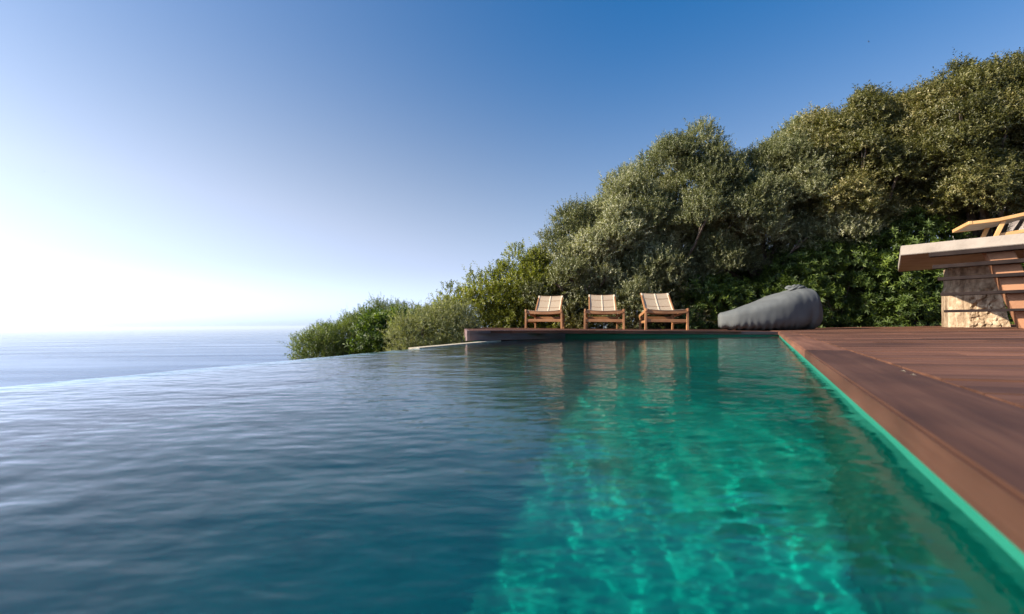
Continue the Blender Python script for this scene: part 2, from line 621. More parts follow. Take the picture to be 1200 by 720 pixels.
# ------------------------------------------------------------------ sea
def sea():
    bm = bmesh.new()
    rings = [0, 60, 200, 600, 2000, 6000, 15000, 32000]
    seg = 96
    c = bm.verts.new((0, 0, 0))
    prev = None
    for r in rings[1:]:
        cur = [bm.verts.new((r * math.cos(2 * math.pi * k / seg), r * math.sin(2 * math.pi * k / seg), 0)) for k in range(seg)]
        for k in range(seg):
            k2 = (k + 1) % seg
            if prev is None:
                bm.faces.new((c, cur[k], cur[k2]))
            else:
                bm.faces.new((prev[k], cur[k], cur[k2], prev[k2]))
        prev = cur
    o = bm_obj('sea', bm, None)
    m, nt, n, l, b = new_mat('open_sea')
    tc = n.new('ShaderNodeTexCoord')
    mp = n.new('ShaderNodeMapping')
    mp.inputs['Rotation'].default_value = (0, 0, 0.15)
    mp.inputs['Scale'].default_value = (0.0009, 0.0045, 1)
    l.new(tc.outputs['Object'], mp.inputs['Vector'])
    n1 = n.new('ShaderNodeTexNoise')
    n1.inputs['Scale'].default_value = 1.0
    n1.inputs['Detail'].default_value = 7
    l.new(mp.outputs['Vector'], n1.inputs['Vector'])
    rp = ramp(n, [(0.35, (0.02, 0.07, 0.17)), (0.7, (0.04, 0.11, 0.24))])
    l.new(n1.outputs['Fac'], rp.inputs['Fac'])
    l.new(rp.outputs['Color'], b.inputs['Base Color'])
    mr = n.new('ShaderNodeMapRange')
    mr.inputs['From Min'].default_value = 0.35
    mr.inputs['From Max'].default_value = 0.65
    mr.inputs['To Min'].default_value = 0.30
    mr.inputs['To Max'].default_value = 0.2
    l.new(n1.outputs['Fac'], mr.inputs['Value'])
    l.new(mr.outputs['Result'], b.inputs['Roughness'])
    b.inputs['IOR'].default_value = 1.33
    n2 = n.new('ShaderNodeTexNoise')
    n2.inputs['Scale'].default_value = 0.12
    n2.inputs['Detail'].default_value = 8
    l.new(tc.outputs['Object'], n2.inputs['Vector'])
    bp = n.new('ShaderNodeBump')
    bp.inputs['Strength'].default_value = 0.2
    bp.inputs['Distance'].default_value = 0.6
    l.new(n2.outputs['Fac'], bp.inputs['Height'])
    l.new(bp.outputs['Normal'], b.inputs['Normal'])
    o.data.materials.append(m)
    o.location = (0, 0, -120)
    tag(o, kind='structure')


sea()

# ------------------------------------------------------------------ hillside
def ground_z(x, y):
    q = (x - rim0.x) * ln.x + (y - rim0.y) * ln.y        # metres out from the rim
    z = -0.42
    rise = 5.0 * (1 - math.exp(-0.09 * max(0.0, x * 0.9 + y * 0.15 - 9.5)))
    z += rise
    q2 = q - 0.3
    if q2 > 0:
        z -= 0.55 * q2 + 0.9 * (1 - math.exp(-q2 * 1.2))
    if -0.3 <= q2 <= 0:
        z -= 0.0
    if y < -2.6:
        z -= 0.0
    d = math.hypot(x, y)
    z += mnoise.noise(Vector((x * .15, y * .15, 0))) * min(0.08 * d * 0.2, 4.0)
    # the pool basin: keep the soil clear of the shell
    pr = (x - C.x) * rn.x + (y - C.y) * rn.y
    if q < 0.5 and pr < 0.6 and -3.0 < y < 7.6:
        z = min(z, FLOORZ - 0.5)
    return z


def terrain():
    def axis(lim, near, n1, n2):
        a = list(np.linspace(-near, near, n1))
        b = list(np.geomspace(near, lim, n2))[1:]
        return [-v for v in b[::-1]] + a + b
    xs = [v + 3 for v in axis(420, 14, 91, 26)]
    ys = [v + 6 for v in axis(420, 14, 91, 26)]
    bm = bmesh.new()
    g = [[bm.verts.new((x, y, ground_z(x, y))) for x in xs] for y in ys]
    for j in range(len(ys) - 1):
        for i in range(len(xs) - 1):
            bm.faces.new((g[j][i], g[j][i + 1], g[j + 1][i + 1], g[j + 1][i]))
    o = bm_obj('hillside_ground', bm, SOIL, smooth=True)
    tag(o, kind='structure')


terrain()

# ------------------------------------------------------------------ decks
rng = random.Random(3)
ang_perp = math.atan2(rn.y, rn.x)
ang_edge = math.atan2(rd.y, rd.x)
DECK = deck_mat('hardwood_deck', ang_perp, 0.95)
DECK_EDGE = deck_mat('hardwood_coping', ang_edge, 0.9)

near_t = (Cx.y + 3.2) / rd.y
BX = (C.x + 0.6, 11.2)
poly = [on_right(0, 0.155), on_right(near_t, 0.155), (on_right(near_t, 0.155)[0] + 12, -6.0), (13.5, 6.0), (12.0, 11.4), (C.x + 1.1, 11.4)]
rdeck = empty('pool_deck', (C.x, C.y, 0))
tag(rdeck, 'brown hardwood pool deck of boards running away from the right pool edge', 'deck')
bmk = planks(poly, rn.x, rn.y, 0.105, 0.007, right_z, 0.028, rng)
bm_obj('deck_boards', local(bmk, rdeck), DECK, rdeck)
bm = bmesh.new()
prism(bm, poly, lambda x, y: right_z(x, y) - 0.032, lambda x, y: -0.3)
bm_obj('deck_substructure', local(bm, rdeck), DARKWOOD, rdeck)
cp = bmesh.new()
t = -0.002
first = True
while t < near_t:
    t2 = min(near_t, t + 2.4)
    a, b_, c_, d_ = on_right(t, -0.012), on_right(t2 - 0.003, -0.012), on_right(t2 - 0.003, 0.148), on_right(t, 0.148)
    prism(cp, [a, b_, c_, d_], 0.0, -0.041)
    t = t2
bmesh.ops.bevel(cp, geom=cp.edges[:], offset=0.004, segments=2, affect='EDGES')
bm_obj('coping_board', local(cp, rdeck), DECK_EDGE, rdeck)

fdeck = empty('far_deck_platform', (M_.x, M_.y, 0))
tag(fdeck, 'low brown timber platform with deep fascia, under the three loungers', 'deck')
edge = Vector((C.x - L_.x, C.y - L_.y)).normalized()
e_n = Vector((-edge.y, edge.x))
DECK_FAR = deck_mat('hardwood_far_deck', math.atan2(edge.y, edge.x), 1.3)
fpoly = [(L_.x, L_.y), (M_.x, M_.y), (C.x - .012, C.y + 0.0), (C.x + 1.09, 11.4), (at(543, 385, 9.6).x, 9.6)]
# front trim board along the edge, then boards behind it
bf = planks(fpoly, edge.x, edge.y, 0.118, 0.005, far_z, 0.028, rng)
bm_obj('deck_boards', local(bf, fdeck), DECK_FAR, fdeck)
bm = bmesh.new()
inner = [(L_.x + .12, L_.y + .25), (M_.x, M_.y + .3), (C.x, C.y + 0.3), (C.x + 1.0, 11.3), (at(546, 385, 9.5).x, 9.5)]
prism(bm, inner, lambda x, y: far_z(x, y) - 0.032, lambda x, y: WATER + 0.03)
bm_obj('deck_substructure', local(bm, fdeck), DARKWOOD, fdeck)


def fascia(bm, p, q, out, zt, zb, thick=0.028):
    p, q = Vector(p), Vector(q)
    d = (q - p).normalized()
    nn = Vector((d.y, -d.x)) * out
    prism(bm, [tuple(p), tuple(q), tuple(q - nn * thick), tuple(p - nn * thick)], zt, zb)


bm = bmesh.new()
fo = Vector((0.0, -0.03))
fascia(bm, L_ + fo, M_ + fo, 1, lambda x, y: far_z(x, y) + 0.0015, lambda x, y: far_z(x, y) - 0.104)
fe = fpoly[-1]
bm_obj('fascia_board', local(bm, fdeck), FASCIA, fdeck)
bm = bmesh.new()
fascia(bm, Vector(fe) + Vector((-.004, 0)), L_ + Vector((-.004, -.03)), 1, lambda x, y: far_z(x, y) + 0.0015, lambda x, y: far_z(x, y) - 0.104)
bm_obj('fascia_board', local(bm, fdeck), FASCIA, fdeck)
bm = bmesh.new()
fascia(bm, (M_.x + .002, M_.y - 0.02), (C.x - .014, C.y - 0.02), 1, lambda x, y: far_z(x, y) + 0.0015, lambda x, y: far_z(x, y) - 0.041)
bm_obj('fascia_board', local(bm, fdeck), FASCIA, fdeck)
bm = bmesh.new()
sp = on_rim(5.05, 0.2)
prism(bm, [(sp[0] - .12, sp[1] - .10), (sp[0] + .15, sp[1] + .02), (fw1[0] - .0, fw1[1] - 0.01), (fw1[0], fw1[1] + .1), (sp[0] - .12, sp[1] + .25)], lambda x, y: WATER + 0.06, WATER - 0.6)
bm_obj('support_beam', local(bm, fdeck), DARKWOOD, fdeck)

# ------------------------------------------------------------------ sun loungers
def sling_mat():
    m, nt, n, l, b = new_mat('woven_sling')
    tc = n.new('ShaderNodeTexCoord')
    w = []
    for ax in ('X', 'Y'):
        wv = n.new('ShaderNodeTexWave')
        wv.bands_direction = ax if ax == 'X' else 'Z'
        wv.inputs['Scale'].default_value = 42
        wv.inputs['Distortion'].default_value = 0.6
        l.new(tc.outputs['Object'], wv.inputs['Vector'])
        w.append(wv)
    mu = n.new('ShaderNodeMath')
    mu.operation = 'MULTIPLY'
    l.new(w[0].outputs['Fac'], mu.inputs[0])
    l.new(w[1].outputs['Fac'], mu.inputs[1])
    rp = ramp(n, [(0.0, (0.34, 0.25, 0.16)), (0.6, (0.55, 0.43, 0.30))])
    l.new(mu.outputs['Value'], rp.inputs['Fac'])
    l.new(rp.outputs['Color'], b.inputs['Base Color'])
    b.inputs['Roughness'].default_value = 0.8
    bp = n.new('ShaderNodeBump')
    bp.inputs['Strength'].default_value = 0.4
    bp.inputs['Distance'].default_value = 0.003
    l.new(mu.outputs['Value'], bp.inputs['Height'])
    l.new(bp.outputs['Normal'], b.inputs['Normal'])
    return m


SLING = sling_mat()
SEAM = simple('pale_sling_band', (0.50, 0.41, 0.29), (0.62, 0.52, 0.38), scale=20, rough=0.8, bump=0.1)


def sheet(path, width_at, sag, thick=0.006, nx=14, xspan=None):
    """Cloth sheet following path [(y,z)], slightly sagging between the side rails."""
    bm = bmesh.new()
    rows = []
    for i, (y, z) in enumerate(path):
        w = width_at(i / (len(path) - 1))
        if xspan:
            xs = np.linspace(xspan[0] * w, xspan[1] * w, 4)
        else:
            xs = np.linspace(-w, w, nx)
        rows.append([(x, y, z - sag * (1 - (x / w) ** 2)) for x in xs])
    g = [[bm.verts.new(p) for p in r] for r in rows]
    for a, b_ in zip(g, g[1:]):
        for k in range(len(a) - 1):
            bm.faces.new((a[k], a[k + 1], b_[k + 1], b_[k]))
    bmesh.ops.recalc_face_normals(bm, faces=bm.faces)
    bmesh.ops.solidify(bm, geom=bm.faces[:], thickness=thick)
    return bm


def make_lounger():
    root = empty('sun_lounger')
    FW, RW, BW = 0.325, 0.275, 0.235
    for s in (-1, 1):
        bm = bmesh.new()
        beam(bm, (s * FW, 0.0, 0.0), (s * FW * .99, 0.0, 0.315), 0.034, 0.046, up=(0, 1, 0), bev=0.005)
        bm_obj('leg', bm, TEAK, root)
        bm = bmesh.new()
        beam(bm, (s * RW, 0.66, 0.0), (s * RW, 0.62, 0.235), 0.032, 0.042, up=(0, 1, 0), bev=0.005)
        bm_obj('leg', bm, TEAK, root)
        bm = bmesh.new()
        beam(bm, (s * (FW - .002), -0.045, 0.322), (s * (FW - .02), 0.20, 0.285), 0.030, 0.05, bev=0.006)
        beam(bm, (s * (FW - .02), 0.195, 0.286), (s * (RW - .0), 0.70, 0.225), 0.030, 0.05, bev=0.006)
        bm_obj('side_rail', bm, TEAK, root)
        bm = bmesh.new()
        beam(bm, (s * FW * .985, 0.02, 0.135), (s * RW, 0.63, 0.12), 0.022, 0.04, bev=0.004)
        bm_obj('stretcher', bm, TEAK, root)
        # backrest upright
        bm = bmesh.new()
        beam(bm, (s * BW, 0.36, 0.245), (s * (BW - .004), 0.80, 0.625), 0.026, 0.034, bev=0.005)
        bm_obj('back_upright', bm, TEAK, root)
    # front and rear cross pieces: front one dips in the middle
    for y, z, w, nm, dip in ((-0.012, 0.300, FW - .015, 'front_rail', 0.016), (0.655, 0.20, RW - .01, 'rear_rail', 0.0)):
        bm = bmesh.new()
        N = 8
        for k in range(N):
            x0, x1 = -w + 2 * w * k / N, -w + 2 * w * (k + 1) / N
            f = lambda x: z - dip * (1 - (x / w) ** 2)
            beam(bm, (x0, y, f(x0)), (x1 + .001, y, f(x1)), 0.028, 0.05)
        bmesh.ops.remove_doubles(bm, verts=bm.verts, dist=0.0005)
        bm_obj(nm, bm, TEAK, root)
    bm = bmesh.new()
    beam(bm, (-FW + .01, 0.0, 0.148), (FW - .01, 0.0, 0.148), 0.022, 0.048, bev=0.004)
    bm_obj('stretcher', bm, TEAK, root)
    # curved top rail
    bm = bmesh.new()
    N = 8
    for k in range(N):
        x0, x1 = -BW - .01 + (2 * BW + .02) * k / N, -BW - .01 + (2 * BW + .02) * (k + 1) / N
        f = lambda x: 0.630 - 0.012 * (1 - (x / BW) ** 2)
        beam(bm, (x0, 0.805, f(x0)), (x1 + .001, 0.805, f(x1)), 0.030, 0.026)
    bmesh.ops.remove_doubles(bm, verts=bm.verts, dist=0.0005)
    bm_obj('top_rail', bm, TEAK, root)
    # woven seat and back
    sp = [(-0.03, 0.335), (0.12, 0.318), (0.30, 0.292), (0.42, 0.277)]
    st = sheet(sp, lambda t: FW - .03 - .06 * t, 0.020)
    bm_obj('seat', st, SLING, root, smooth=True)
    bp = [(0.40 + 0.40 * k / 8, 0.285 + 0.345 * k / 8 - 0.02 * math.sin(math.pi * k / 8)) for k in range(9)]
    off = lambda d: [(y - 0.7 * d, z + 0.75 * d) for y, z in bp]
    bk = bm_obj('backrest', sheet(off(0.008), lambda t: BW + .004, 0.012), SLING, root, smooth=True)
    for xs in ((-1.0, -0.86), (0.86, 1.0), (-0.06, 0.06)):
        bm_obj('edge_band', sheet(off(0.014), lambda t: BW + .006, 0.012, xspan=xs, thick=0.004), SEAM, bk, smooth=True)
    for k in (3, 6):
        sm = bmesh.new()
        y, z = off(0.016)[k]
        N = 8
        for i in range(N):
            x0, x1 = -BW * .86 + 1.72 * BW * i / N, -BW * .86 + 1.72 * BW * (i + 1) / N
            f = lambda x: z - 0.012 * (1 - (x / BW) ** 2)
            beam(sm, (x0, y, f(x0)), (x1, y, f(x1)), 0.007, 0.005)
        bm_obj('seam', sm, TEAK, bk)
    return root


def far_plane_quat():
    nrm = Vector((0.0143, 0, 1)).normalized()
    return Vector((0, 0, 1)).rotation_difference(nrm)


proto = make_lounger()
spots = [
    (637, 8.15, R(-14), 'teak lounger with beige woven sling nearest the open left end of the platform'),
    (708, 7.72, R(-8), 'middle teak lounger with beige woven sling, set between the other two'),
    (781, 7.22, R(-4), 'teak lounger with beige woven sling standing closest to the grey bean bag'),
]
for i, (px, Y, rz, lab) in enumerate(spots):
    o = proto if i == 0 else copy_tree(proto)
    x = at(px, 386, Y).x
    o.location = (x, Y, far_z(x, Y) + 0.001)
    o.rotation_mode = 'QUATERNION'
    o.rotation_quaternion = far_plane_quat() @ Matrix.Rotation(rz, 4, 'Z').to_quaternion()
    tag(o, lab, 'sun lounger', 'teak sun loungers on the platform')

# ------------------------------------------------------------------ bean bag
def bean_bag():
    Y0 = 7.35
    base = at(903, 387, Y0)
    root = empty('bean_bag', (base.x, Y0, right_z(base.x, Y0) if base.x > C.x else far_z(base.x, Y0)))
    tag(root, 'large grey fabric bean bag with knotted top lying on the deck by the pool corner', 'bean bag')
    sc = Y0 / F
    # silhouette in photo pixels: x, top y, bottom y
    prof = [(844, 367.5, 382.5), (844.8, 365.5, 384), (850, 363.8, 385.3), (860, 360.5, 386.2), (875, 355.5, 386.6), (890, 351, 386.7), (905, 345.5, 386.7), (918, 341.8, 386.7), (930, 338.8, 386.7),
            (940, 338.5, 386.6), (948, 342.5, 386.2), (955, 349.5, 384.6), (959.3, 358, 380.5), (961, 364, 373.5)]
    xs = [p[0] for p in prof]
    nU, nV = 120, 72
    bm = bmesh.new()
    rows = []
    s = np.linspace(0, 1, nU)
    # finer at both ends
    pxs = 844 + (961 - 844) * (0.5 - 0.5 * np.cos(np.pi * s))
    for px in pxs:
        top = np.interp(px, xs, [p[1] for p in prof])
        bot = np.interp(px, xs, [p[2] for p in prof])
        pc = px if px < 940 else 940 + (px - 940) * 0.45
        x = (pc - 903) * sc
        zt, zb = (386.7 - top) * sc, (386.7 - bot) * sc
        hz, cz = (zt - zb) / 2, (zt + zb) / 2
        f = (px - 844) / 117.0
        hw = 0.50 * (0.52 + 0.48 * math.sin(math.pi * min(1, f ** 0.8 * .95)) ** .8) * min(1.0, (hz / 0.17)) ** 0.7
        ring = []
        for k in range(nV):
            a = 2 * math.pi * k / nV
            ca, sa_ = math.cos(a), math.sin(a)
            e = 0.60
            y = hw * math.copysign(abs(ca) ** e, ca)
            z = cz + hz * math.copysign(abs(sa_) ** e, sa_)
            low = max(0.0, 1 - (z - 0.0) / 0.17)
            w = 0.015 * low * min(1.0, max(0.15, (0.8 - f) * 4)) * math.sin(x * 62 + 5 * mnoise.noise(Vector((x * 4, a, 0)))) * (0.4 + abs(mnoise.noise(Vector((x * 9, 3, 1))) * 2))
            dent = -0.045 * math.exp(-((x - 0.40) / 0.05) ** 2) * max(0, 1 - z / .42) * (1 if y < 0 else 0)
            w += dent
            w += 0.008 * mnoise.noise(Vector((x * 4.5, y * 4.5, z * 4.5))) + 0.004 * mnoise.noise(Vector((x * 16, y * 16, z * 8)))
            # crease ring below the knot
            crease = math.exp(-((x - 0.24 - 0.2 * (z - .5)) / 0.035) ** 2) * max(0, (z - .2)) * 0.018
            g = 1 + (w - crease) / max(0.12, hz) * 0.9
            z2 = max(0.002, cz + (z - cz) * g)
            sk = (0.40 * (y + hw) - 0.10) * max(0.0, 1 - f * 1.6)
            ring.append(bm.verts.new((x + sk, y * (1 + (w - crease) / max(.15, hw)), z2)))
        rows.append(ring)
    for a, b_ in zip(rows, rows[1:]):
        for k in range(nV):
            bm.faces.new((a[k], a[(k + 1) % nV], b_[(k + 1) % nV], b_[k]))
    bm.faces.new(rows[0][::-1])
    bm.faces.new(rows[-1])
    m = simple('grey_canvas', (0.095, 0.10, 0.095), (0.128, 0.134, 0.126), scale=4, rough=0.85, bump=0.25, bscale=220)
    body = bm_obj('cover', bm, m, root, smooth=True)
    # piping seam along the foot end and the gathered knot on top
    bm = bmesh.new()
    kx, kz = (931 - 903) * sc, (386.7 - 339.0) * sc
    rs = random.Random(2)
    for j in range(7):
        ph = j * 2 * math.pi / 7
        pts, rad = [], []
        for i in range(9):
            t = i / 8
            a = ph + t * 2.6
            rr = 0.095 * math.sin(math.pi * min(1, t * .9 + .08)) + 0.01
            pts.append((kx + 0.02 + rr * 1.35 * math.cos(a) * (1 if math.cos(a) > 0 else 1.25), -0.05 + rr * math.sin(a), kz - 0.025 + 0.075 * t + 0.02 * math.sin(3 * a)))
            rad.append(0.024 * (1 - .45 * t))
        tube(bm, pts, rad, seg=8)
    bm_obj('knot', bm, m, root, smooth=True)
    bm = bmesh.new()
    pts = []
    for k in range(25):
        a = math.pi * (k / 24)
        pts.append((kx + 0.09 * math.cos(a) * 1.1, -0.10 - .02 * math.sin(a), kz + 0.005 + 0.05 * math.sin(a)))
    tube(bm, pts, [0.009] * 25, seg=6)
    bm_obj('carry_handle', bm, m, root, smooth=True)


bean_bag()

# ------------------------------------------------------------------ raised concrete terrace slab with slats, leg and stone pier
def terrace():
    A = at(1055.5, 288.3, 5.5)                     # front left top corner
    B_ = at(1052.5, 319.6, 7.3)                    # back left, underside
    zt = A.z
    th = 0.115
    Ef = at(1200, 272.4, 4.75)
    fd = Vector((Ef.x - A.x, Ef.y - A.y)).normalized()
    bd = Vector((B_.x - A.x, B_.y - A.y))
    bd2 = bd.normalized()
    a = Vector((A.x, A.y))
    root = empty('raised_terrace', (A.x, A.y, 0))
    tag(root, 'pale concrete slab terrace on terracotta leaning legs with dark horizontal slats, right of the deck', 'terrace')
    poly = [a, a + fd * 3.2, a + fd * 3.2 + bd, a + bd]
    bm = bmesh.new()
    prism(bm, [tuple(p) for p in poly], zt, zt - th)
    bmesh.ops.bevel(bm, geom=bm.edges[:], offset=0.006, segments=2, affect='EDGES')
    bm_obj('slab', local(bm, root), CONCRETE, root)
    # slats: set back under the slab, each a flat board
    rows = [(1090, 299.5), (1094, 313.5), (1100, 327.5), (1103, 345.5), (1107, 365.0)]
    for i, (px, py) in enumerate(rows):
        inset = 0.07
        # start of the slat: on the line parallel to the front edge, inset behind it
        base = a + bd2 * inset
        # solve for position along fd whose pixel column is px
        u = (px - 600) / F
        t = (u * base.y - base.x) / (fd.x - u * fd.y)
        p0 = base + fd * t
        z = EYE + unroll(px, py)[1] * p0.y
        p1 = p0 + fd * 3.0
        bm = bmesh.new()
        beam(bm, (p0.x, p0.y, z), (p1.x, p1.y, z), 0.12, 0.046 - 0.0045 * i, bev=0.003)
        bm_obj('slat', local(bm, root), DARKSTEEL, root)
    # leaning terracotta legs behind the slats
    for k, s in enumerate((0.0, 1.35)):
        bm = bmesh.new()
        ytop = 5.25
        base = a + bd2 * 0.27
        u = (1168 - 600) / F
        t0 = (u * base.y - base.x) / (fd.x - u * fd.y) + s
        ptop = base + fd * t0
        u = (1212 - 600) / F
        t1 = (u * base.y - base.x) / (fd.x - u * fd.y) + s
        pbot = base + fd * t1
        ww = 0.105
        q = bd2 * 0.13
        z0, z1 = right_z(pbot.x, pbot.y), zt - th - 0.001
        vs = []
        for p, z in ((pbot, z0), (ptop, z1)):
            for off in (-fd * ww - q, fd * ww - q, fd * ww + q, -fd * ww + q):
                vs.append(bm.verts.new((p.x + off.x, p.y + off.y, z)))
        bm.faces.new(vs[0:4][::-1]); bm.faces.new(vs[4:8])
        for i in range(4):
            j = (i + 1) % 4
            bm.faces.new((vs[i], vs[j], vs[4 + j], vs[4 + i]))
        bmesh.ops.bevel(bm, geom=bm.edges[:], offset=0.006, segments=2, affect='EDGES')
        bm_obj('leaning_leg', local(bm, root), TERRACOTTA, root)
    # stone pier with rough faces
    m, nt, n, l, b = new_mat('travertine')
    tc = n.new('ShaderNodeTexCoord')
    mp = n.new('ShaderNodeMapping')
    mp.inputs['Scale'].default_value = (9, 9, 1.6)
    l.new(tc.outputs['Object'], mp.inputs['Vector'])
    nz = n.new('ShaderNodeTexNoise')
    nz.inputs['Scale'].default_value = 1.3
    nz.inputs['Detail'].default_value = 9
    l.new(mp.outputs['Vector'], nz.inputs['Vector'])
    vz = n.new('ShaderNodeTexNoise')
    vz.inputs['Scale'].default_value = 22
    vz.inputs['Detail'].default_value = 6
    l.new(tc.outputs['Object'], vz.inputs['Vector'])
    ad = n.new('ShaderNodeMath')
    ad.operation = 'MULTIPLY_ADD'
    ad.inputs[1].default_value = 0.6
    l.new(nz.outputs['Fac'], ad.inputs[0])
    sc_ = n.new('ShaderNodeMath')
    sc_.operation = 'MULTIPLY'
    sc_.inputs[1].default_value = 0.4
    l.new(vz.outputs['Fac'], sc_.inputs[0])
    l.new(sc_.outputs['Value'], ad.inputs[2])
    rp = ramp(n, [(0.38, (0.14, 0.09, 0.05)), (0.50, (0.30, 0.21, 0.125)), (0.64, (0.50, 0.39, 0.26))])
    l.new(ad.outputs['Value'], rp.inputs['Fac'])
    l.new(rp.outputs['Color'], b.inputs['Base Color'])
    b.inputs['Roughness'].default_value = 0.85
    bp = n.new('ShaderNodeBump')
    bp.inputs['Strength'].default_value = 0.8
    bp.inputs['Distance'].default_value = 0.02
    l.new(ad.outputs['Value'], bp.inputs['Height'])
    l.new(bp.outputs['Normal'], b.inputs['Normal'])
    Yp = 6.5
    p0, p1 = at(1111, 385, Yp + .25), at(1137, 385, Yp - 0.12)
    p2 = at(1185, 385, Yp - 0.5)
    zf = right_z(p1.x, p1.y) - 0.01
    back = Vector((0.30, 0.42))
    ring = [Vector((p0.x, p0.y)), Vector((p1.x, p1.y)), Vector((p2.x, p2.y)), Vector((p2.x, p2.y)) + back, Vector((p0.x, p0.y)) + back]
    bm = bmesh.new()
    NZ = 46
    per = []
    for i in range(len(ring)):
        j = (i + 1) % len(ring)
        seg = 26 if i < 2 else 8
        for k in range(seg):
            per.append((ring[i].lerp(ring[j], k / seg), i, k / seg))
    cen = sum((r for r in ring), Vector((0, 0))) / len(ring)
    H = (zt - th) - zf
    g = []
    for iz in range(NZ + 1):
        fz = iz / NZ
        row = []
        for (p, i, t) in per:
            q = p.copy()
            # right side leans in with height
            if i == 1: q = q.lerp(ring[1], 0.42 * fz * t)
            if i in (2,): q = q.lerp(Vector((p1.x, p1.y)) + back * t, 0.42 * fz)
            if i == 3: q = q.lerp(Vector((p0.x, p0.y)) + back, 0.35 * fz * (1 - t))
            out = (q - cen).normalized()
            z = zf + H * fz
            rough = 0.055 if i == 1 else 0.014
            if i == 1 and fz < .62:
                d = rough * mnoise.noise(Vector((q.x * 16, q.y * 16, z * 16))) + 0.03 * mnoise.noise(Vector((q.x * 38, q.y * 38, z * 38)))
            elif i == 0:
                d = 0.012 * math.sin(t * 17 + 2 * mnoise.noise(Vector((0, 0, z * 4)))) + .006 * mnoise.noise(Vector((q.x * 30, q.y * 30, z * 12)))
            else:
                d = 0.004 * mnoise.noise(Vector((q.x * 9, q.y * 9, z * 9)))
            if fz > .62: d -= 0.05 * min(1, (fz - .62) * 12)
            q = q + out * d
            row.append(bm.verts.new((q.x, q.y, z)))
        g.append(row)
    for a_, b2 in zip(g, g[1:]):
        for k in range(len(per)):
            k2 = (k + 1) % len(per)
            bm.faces.new((a_[k], a_[k2], b2[k2], b2[k]))
    bm.faces.new(g[0][::-1]); bm.faces.new(g[-1])
    bm_obj('stone_pier', local(bm, root), m, root)
    return zt, a, fd, bd2


TZ, TA, TFD, TBD = terrace()


def terrace_chair():
    p = at(1172, 275, 5.42)
    root = empty('deck_chair', (p.x, p.y, TZ + 0.0015))
    tag(root, 'pale wooden reclining deck chair with grey sling standing on the concrete terrace', 'deck chair')
    d = Vector((0.86, -0.50))          # the way its back points: to the right and nearer
    n2 = Vector((-d.y, d.x))

    def P(t, s, z):
        return (d.x * t + n2.x * s, d.y * t + n2.y * s, z)
    W = 0.27
    for s in (-1, 1):
        bm = bmesh.new()
        pts = [(-0.33, 0.235), (-0.1, 0.245), (0.12, 0.285), (0.32, 0.35), (0.52, 0.43)]
        for (a, b_) in zip(pts, pts[1:]):
            beam(bm, P(a[0], s * W, a[1]), P(b_[0] + .004, s * W, b_[1] + .001), 0.03, 0.038, bev=0.004)
        bm_obj('back_upright', bm, TEAK_PALE, root)
        bm = bmesh.new()
        beam(bm, P(-0.13, s * (W - .035), 0.0), P(-0.04, s * (W - .035), 0.24), 0.03, 0.04, bev=0.004)
        bm_obj('leg', bm, TEAK_PALE, root)
        bm = bmesh.new()
        beam(bm, P(0.50, s * (W - .035), 0.0), P(0.46, s * (W - .035), 0.39), 0.03, 0.04, bev=0.004)
        bm_obj('leg', bm, TEAK_PALE, root)
        bm = bmesh.new()
        beam(bm, P(-0.08, s * (W - .07), 0.075), P(0.56, s * (W - .07), 0.165), 0.03, 0.04, bev=0.004)
        bm_obj('side_rail', bm, TEAK_PALE, root)
    bm = bmesh.new()
    beam(bm, P(-0.335, -W - .02, 0.237), P(-0.335, W + .02, 0.237), 0.036, 0.04, bev=0.006)
    bm_obj('top_rail', bm, TEAK_PALE, root)
    bm = bmesh.new()
    pts = [(-0.32, 0.228), (-0.1, 0.230), (0.12, 0.270), (0.32, 0.335), (0.52, 0.415)]
    for (a, b_) in zip(pts, pts[1:]):
        vs = [bm.verts.new(P(a[0], -W + .02, a[1])), bm.verts.new(P(a[0], W - .02, a[1])), bm.verts.new(P(b_[0], W - .02, b_[1])), bm.verts.new(P(b_[0], -W + .02, b_[1]))]
        bm.faces.new(vs)
    bmesh.ops.remove_doubles(bm, verts=bm.verts, dist=0.0005)
    bmesh.ops.recalc_face_normals(bm, faces=bm.faces)
    bmesh.ops.solidify(bm, geom=bm.faces[:], thickness=0.006)
    bm_obj('sling', bm, simple('grey_sling', (0.30, 0.26, 0.22), (0.40, 0.35, 0.30), scale=12), root)


terrace_chair()

# ------------------------------------------------------------------ small things
DRYLEAF = simple('dry_leaf', (0.42, 0.34, 0.24), (0.62, 0.54, 0.42), scale=30, rough=0.7)
rl = random.Random(4)
for i, (px, py) in enumerate([(1062, 437), (1074, 441.5), (1123, 388.6)]):
    u, v = unroll(px, py)
    # walk along the ray to the sloping deck
    Y = 1.0
    for _ in range(30):
        Y = (right_z(u * Y, Y) + 0.002 - EYE) / v
    bm = bmesh.new()
    L, W = rl.uniform(.011, .015), rl.uniform(.004, .005)
    pts = [(0, 0, 0), (L * .35, W, .003), (L * .7, W * .7, .004), (L, 0, .002), (L * .7, -W * .7, .003), (L * .35, -W, .004)]
    vs = [bm.verts.new(p) for p in pts]
    bm.faces.new((vs[0], vs[1], vs[2], vs[3])); bm.faces.new((vs[0], vs[3], vs[4], vs[5]))
    bmesh.ops.solidify(bm, geom=bm.faces[:], thickness=0.0008)
    o = bm_obj('fallen_leaf', bm, DRYLEAF)
    o.location = (u * Y, Y, right_z(u * Y, Y) + 0.0035)
    o.rotation_euler = (0, 0, rl.uniform(0, 6.28))
    tag(o, ['pale dry leaf on the deck beside the coping, farther of a close pair', 'pale dry leaf on the deck beside the coping, nearer of a close pair', 'tiny pale dry leaf on the far deck boards in front of the stone pier'][i], 'leaf', 'dry leaves scattered on the deck')

